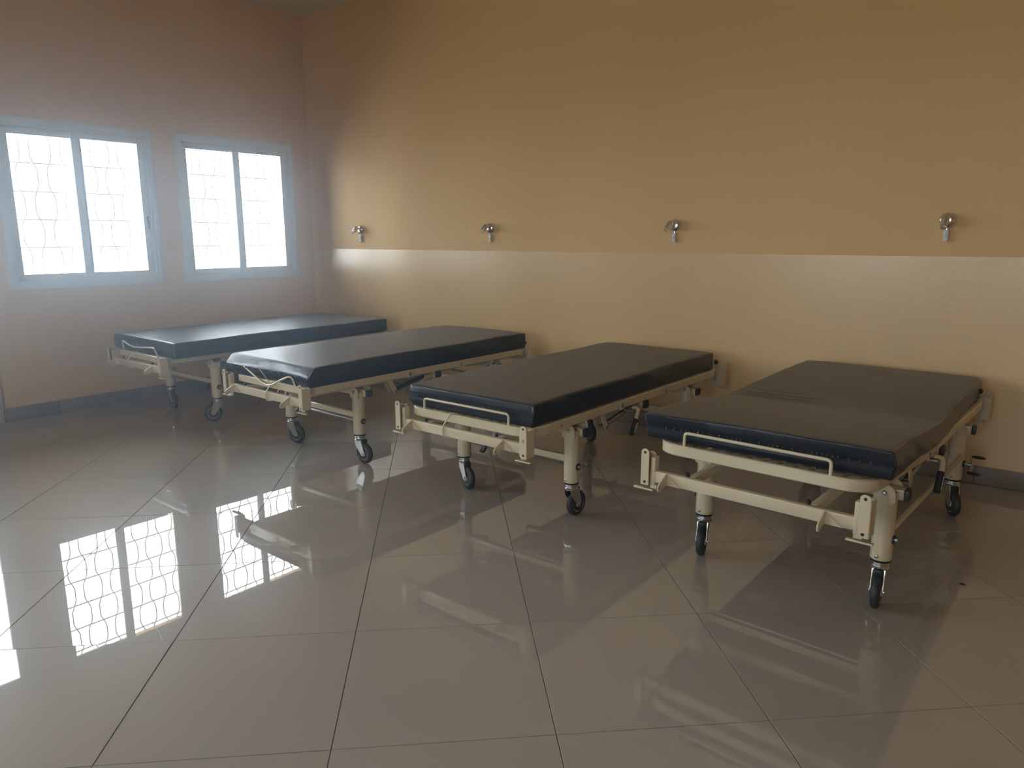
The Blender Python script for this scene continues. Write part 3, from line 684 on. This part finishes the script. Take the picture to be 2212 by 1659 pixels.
def mattress(label, loc, yaw, W, L, T, prof=None, over=0.0, lip=0.0, wrinkles=(), seed=1.0, ny=120, tail=0.0):
    """origin at the middle of the underside; foot at -y"""
    root = tag(empty('mattress', loc, yaw), label, 'mattress', 'vinyl mattresses')
    r = 0.011; hx, hy, hz = W/2, L/2, T/2
    def coords(h, n):
        e = [0, 0.12, 0.3, 0.55, 0.8, 1.0]
        a = [-h+r*k for k in e]; b = [h-r*k for k in reversed(e)]
        m = [-h+r+(2*h-2*r)*k/n for k in range(1, n)]
        return a+m+b
    xs, ys, zs = coords(hx, 44), coords(hy, ny), coords(hz, 8)
    idx = {}; V = []; Fc = []
    def defm(p):
        q = Vector((max(-hx+r, min(hx-r, p.x)), max(-hy+r, min(hy-r, p.y)), max(-hz+r, min(hz-r, p.z))))
        d = p-q
        if d.length > 1e-9: p = q+d.normalized()*r
        x, y, z = p.x, p.y, p.z
        u = x/hx; v = y/hy; w = (z+hz)/(2*hz)      # w 0 bottom .. 1 top
        topk = max(0.0, (w-0.5)*2)
        # soft crown on top, slumped corners
        z += topk*(0.004*(1-u**4)*(1-v**6)-0.004*(abs(u)**8*abs(v)**10))
        # uneven filling
        z += topk*0.0022*noise1(3*v+0.8*u, seed)*(1-0.4*abs(u))
        x += 0.0022*noise1(4.1*v+1.3*w, seed+3)*abs(u)**3
        # side walls belly a little
        if abs(u) > 0.8: x += math.copysign(0.004*math.sin(PI*w), u)*((abs(u)-0.8)/0.2)
        # foot face: upper half hangs out, seam pulled in at mid-height
        if v < -0.9:
            k = min(1.0, (-0.9-v)/0.08)
            y -= k*(over*(w-0.5)+lip*((1-w)/0.52 if w > 0.48 else 0.72+0.28*w/0.48)*(0.85+0.15*math.cos(3*u+seed)))
            y += k*0.007*math.exp(-((w-0.45)/0.07)**2)
            y -= k*0.0006*math.sin(38*u+3*math.sin(5*u))*math.exp(-((w-0.52)/0.12)**2)*(0.4+0.6*abs(math.sin(2.2*u+seed)))
            y -= k*0.0006*noise1(5*u+1.5*w, seed+5)
        if v > 0.97: y -= 0.006*math.sin(PI*w)*0.0
        for (wy, wx0, wx1, dep, sig) in wrinkles:
            sx = 1/(1+math.exp(-(x-wx0)/0.02))*1/(1+math.exp((x-wx1)/0.03))
            z -= topk*dep*math.exp(-((y-wy-0.05*(x-wx0))/sig)**2)*sx
        if prof: z += prof(y)
        return (x, y, z+hz)
    def vid(p):
        k = (round(p.x, 6), round(p.y, 6), round(p.z, 6))
        if k not in idx: idx[k] = len(V); V.append(defm(p))
        return idx[k]
    def face_grid(A, B, mk):
        g = [[vid(mk(a, b)) for b in B] for a in A]
        for i in range(len(A)-1):
            for j in range(len(B)-1): Fc.append((g[i][j], g[i+1][j], g[i+1][j+1], g[i][j+1]))
    for s in (-1, 1):
        face_grid(xs, ys, lambda a, b: Vector((a, b, s*hz)))
        face_grid(xs, zs, lambda a, b: Vector((a, s*hy, b)))
        face_grid(ys, zs, lambda a, b: Vector((s*hx, a, b)))
    mb = MB(); mb.add(V, Fc); cover = mb.build('cover', 'vinyl', root, ang=180)
    # zipped seam across the foot face: puckers standing proud
    mb = MB(); n = 46
    def foot(u, w):
        p = Vector(defm(Vector((u*hx, -hy, -hz+w*2*hz)))); return p
    for k in range(n):
        u = -0.86+1.72*(k+0.5)/n
        if math.sin(9.1*k+seed*5) < -0.55: continue
        p = foot(u, 0.49); l = 0.0045+0.003*abs(math.sin(k*2.3+seed)); dx = 0.002*math.sin(k*1.7)
        mb.tube([p+Vector((-dx, -0.0002, l)), p+Vector((0, -0.0022, 0.0)), p+Vector((dx, 0.0002, -l))], 0.0028, 6)
    mb.build('seam_puckers', 'stitch', cover)['kind'] = 'stuff'
    mb = MB(); mb.tube([foot(-0.90+1.8*k/40, 0.45)+Vector((0, -0.0008, 0)) for k in range(41)], 0.0012, 6); mb.build('seam', 'stitch', cover)
    # welted corner edges at the foot
    for s in (-1, 1):
        pts = [Vector(defm(Vector((s*hx, -hy, -hz+2*hz*w))))+Vector((s*0.0006, -0.0006, 0)) for w in (0.5, 0.6, 0.7, 0.8, 0.88, 0.93)]
        mb = MB(); mb.tube(pts, 0.0016, 6); mb.build('corner_welt', 'stitch', cover)
    return root

Z0 = RZ1-0.0025
mattress('dark blue vinyl mattress on the bed nearest the windows', (0.842-0.004, -1.175, Z0), 0.0, 0.905, 1.904, 0.112, seed=1.3, lip=0.010)
mattress('dark blue vinyl mattress with overhanging foot end, on the bed with bent guard', (2.445, -1.2075, Z0), math.radians(-0.5), 0.835, 1.860, 0.116, seed=2.1, lip=0.052,
         wrinkles=[(-0.02, -0.36, -0.10, 0.004, 0.018), (0.08, -0.38, -0.05, 0.004, 0.02), (0.17, -0.40, -0.12, 0.0035, 0.02), (-0.12, -0.38, -0.18, 0.003, 0.02)], ny=150)
mattress('black-blue vinyl mattress with a puckered seam, on the bed with the looped cord', (3.940, -1.175, Z0), 0.0, 0.768, 1.830, 0.107, seed=3.7, lip=0.010)
def profD(y):
    k = max(0.0, min(1.0, (-0.16-y)/0.78)); return 0.052*k*k*(3-2*k)*0.55+0.052*k*0.45-0.010*math.exp(-((y+0.09)/0.28)**2)
mattress('dark vinyl mattress creased at mid length with raised foot end, nearest the camera', (5.296, -1.128, Z0), 0.0, 0.872, 1.914, 0.104, prof=profD, seed=4.9, over=0.016,
         wrinkles=[(-0.20, -0.40, -0.08, 0.006, 0.010), (-0.145, -0.38, -0.06, 0.006, 0.010), (-0.09, -0.38, -0.05, 0.006, 0.010), (-0.02, -0.37, -0.14, 0.004, 0.010)], ny=230)

# ------------------------------------------------------------------ wall reading lamps
def lamp(label, x, z, hd, tilt_left):
    root = tag(empty('wall_lamp', (x, 0, z)), label, 'wall lamp', 'nickel reading lamps on the wall')
    mb = MB(); mb.lathe([(0.039, 0), (0.0395, 0.006), (0.038, 0.014), (0.032, 0.021), (0.020, 0.025), (0.004, 0.026)], (0, 0, 0), (0, -1, 0), 32)
    mb.build('backplate', 'nickel', root)
    j = Vector((-0.004, -0.034, 0.010))
    mb = MB(); mb.cyl((0, -0.020, 0.006), j, 0.0075, n=14)
    bm = bmesh.new(); bmesh.ops.create_uvsphere(bm, u_segments=16, v_segments=10, radius=0.0115); bmesh.ops.translate(bm, vec=j, verts=bm.verts); mb.bm(bm)
    mb.build('swivel_joint', 'nickel', root)
    d = Vector(hd).normalized(); a = j+Vector((0, -0.017, 0.010))-d*0.010
    mb = MB(); mb.lathe([(0.006, 0), (0.013, 0.004), (0.0185, 0.012), (0.0195, 0.020), (0.0195, 0.058), (0.0175, 0.0585), (0.0165, 0.046), (0.004, 0.040)], a, d, 28)
    mb.build('spot_shade', 'nickel', root)
    mb = MB(); mb.lathe([(0.009, 0.044), (0.0150, 0.058), (0.0160, 0.066), (0.0150, 0.074), (0.009, 0.079), (0.002, 0.080)], a, d, 22)
    mb.build('bulb', 'bulb', root)
    mb = MB(); mb.cyl((0.002, -0.010, -0.034), (0.002, -0.010, -0.052), 0.0035, n=10); mb.build('switch_stem', 'nickel', root)
    sw = MB().box(-0.010, 0.014, -0.020, -0.003, -0.108, -0.050, c=0.004).build('switch_box', 'white', root)
    mb = MB(); mb.lathe([(0.0075, 0), (0.0075, 0.002), (0.0055, 0.004), (0.001, 0.0035)], (0.002, -0.0195, -0.080), (0, -1, 0), 16); mb.build('switch_button', 'hub', sw)
    mb = MB()
    for dx in (-0.004, 0.004): mb.cyl((0.002+dx, -0.011, -0.107), (0.002+dx, -0.011, -0.115), 0.0018, n=8)
    mb.build('switch_prong', 'steel', sw)
lamp('small nickel wall lamp nearest the room corner, above the corner bed', 0.735, 1.385, (-0.42, -0.40, -0.80), 1)
lamp('small nickel wall lamp second from the room corner', 2.306, 1.385, (-0.42, -0.35, -0.82), 1)
lamp('small nickel wall lamp third from the corner, shade turned aside', 3.902, 1.388, (-0.38, -0.42, -0.80), 1)
lamp('small nickel wall lamp at the right edge with its bulb pointing down', 5.474, 1.397, (-0.02, -0.22, -0.97), 0)

# ------------------------------------------------------------------ haze volume added to imitate the lens glare around the windows
def haze():
    m = bpy.data.materials.new('glare veil'); m.use_nodes = True; nt = m.node_tree; nt.nodes.clear()
    out = nt.nodes.new('ShaderNodeOutputMaterial'); vs_ = nt.nodes.new('ShaderNodeVolumeScatter')
    vs_.inputs['Color'].default_value = (0.70, 0.85, 1.0, 1); vs_.inputs['Density'].default_value = 0.029; vs_.inputs['Anisotropy'].default_value = 0.85
    nt.links.new(vs_.outputs[0], out.inputs['Volume'])
    o = MB().box(-0.10, RX+0.10, RY-0.10, 0.10, -0.05, RH+0.05).build('glare_veil', m, smooth=False)
    o['kind'] = 'stuff'; o['label'] = 'faint haze volume added for the veil of lens glare by the windows'; o['category'] = 'haze'
haze()

# ------------------------------------------------------------------ a long scratch and specks of dirt on the tiles
M['scratch'] = mat('pale scratch', (0.62, 0.63, 0.64), 0.6)
M['dirt'] = mat('dark dirt', (0.05, 0.04, 0.035), 0.8)
def floor_marks():
    pts = [(3.6801, -3.4878), (3.715, -3.4975), (3.7471, -3.5037), (3.8084, -3.5175), (3.845, -3.529), (3.8789, -3.5365)]
    V = []; Fc = []
    for k, (x, y) in enumerate(pts):
        w = 0.0009 if 0 < k < len(pts)-1 else 0.0003
        V += [(x, y-w, 0.0004), (x, y+w, 0.0004), (x, y+w, 0.0001), (x, y-w, 0.0001)]
    for k in range(len(pts)-1):
        a = 4*k; b = a+4
        Fc += [(a, b, b+1, a+1), (a+1, b+1, b+2, a+2), (a+3, a, b, b+3)[::-1]]
    mb = MB(); mb.add(V, Fc); mb.build('scratch', 'scratch', floor, smooth=False)
    for x, y, r in ((1.1773, -2.7505, 0.006), (0.0912, -1.8793, 0.007), (5.8831, -1.405, 0.011)):
        mb = MB(); mb.lathe([(r, 0.0), (r*0.8, 0.0011), (r*0.2, 0.0014)], (x, y, 0.0001), (0, 0, 1), 10); mb.build('dirt_speck', 'dirt', floor)
floor_marks()
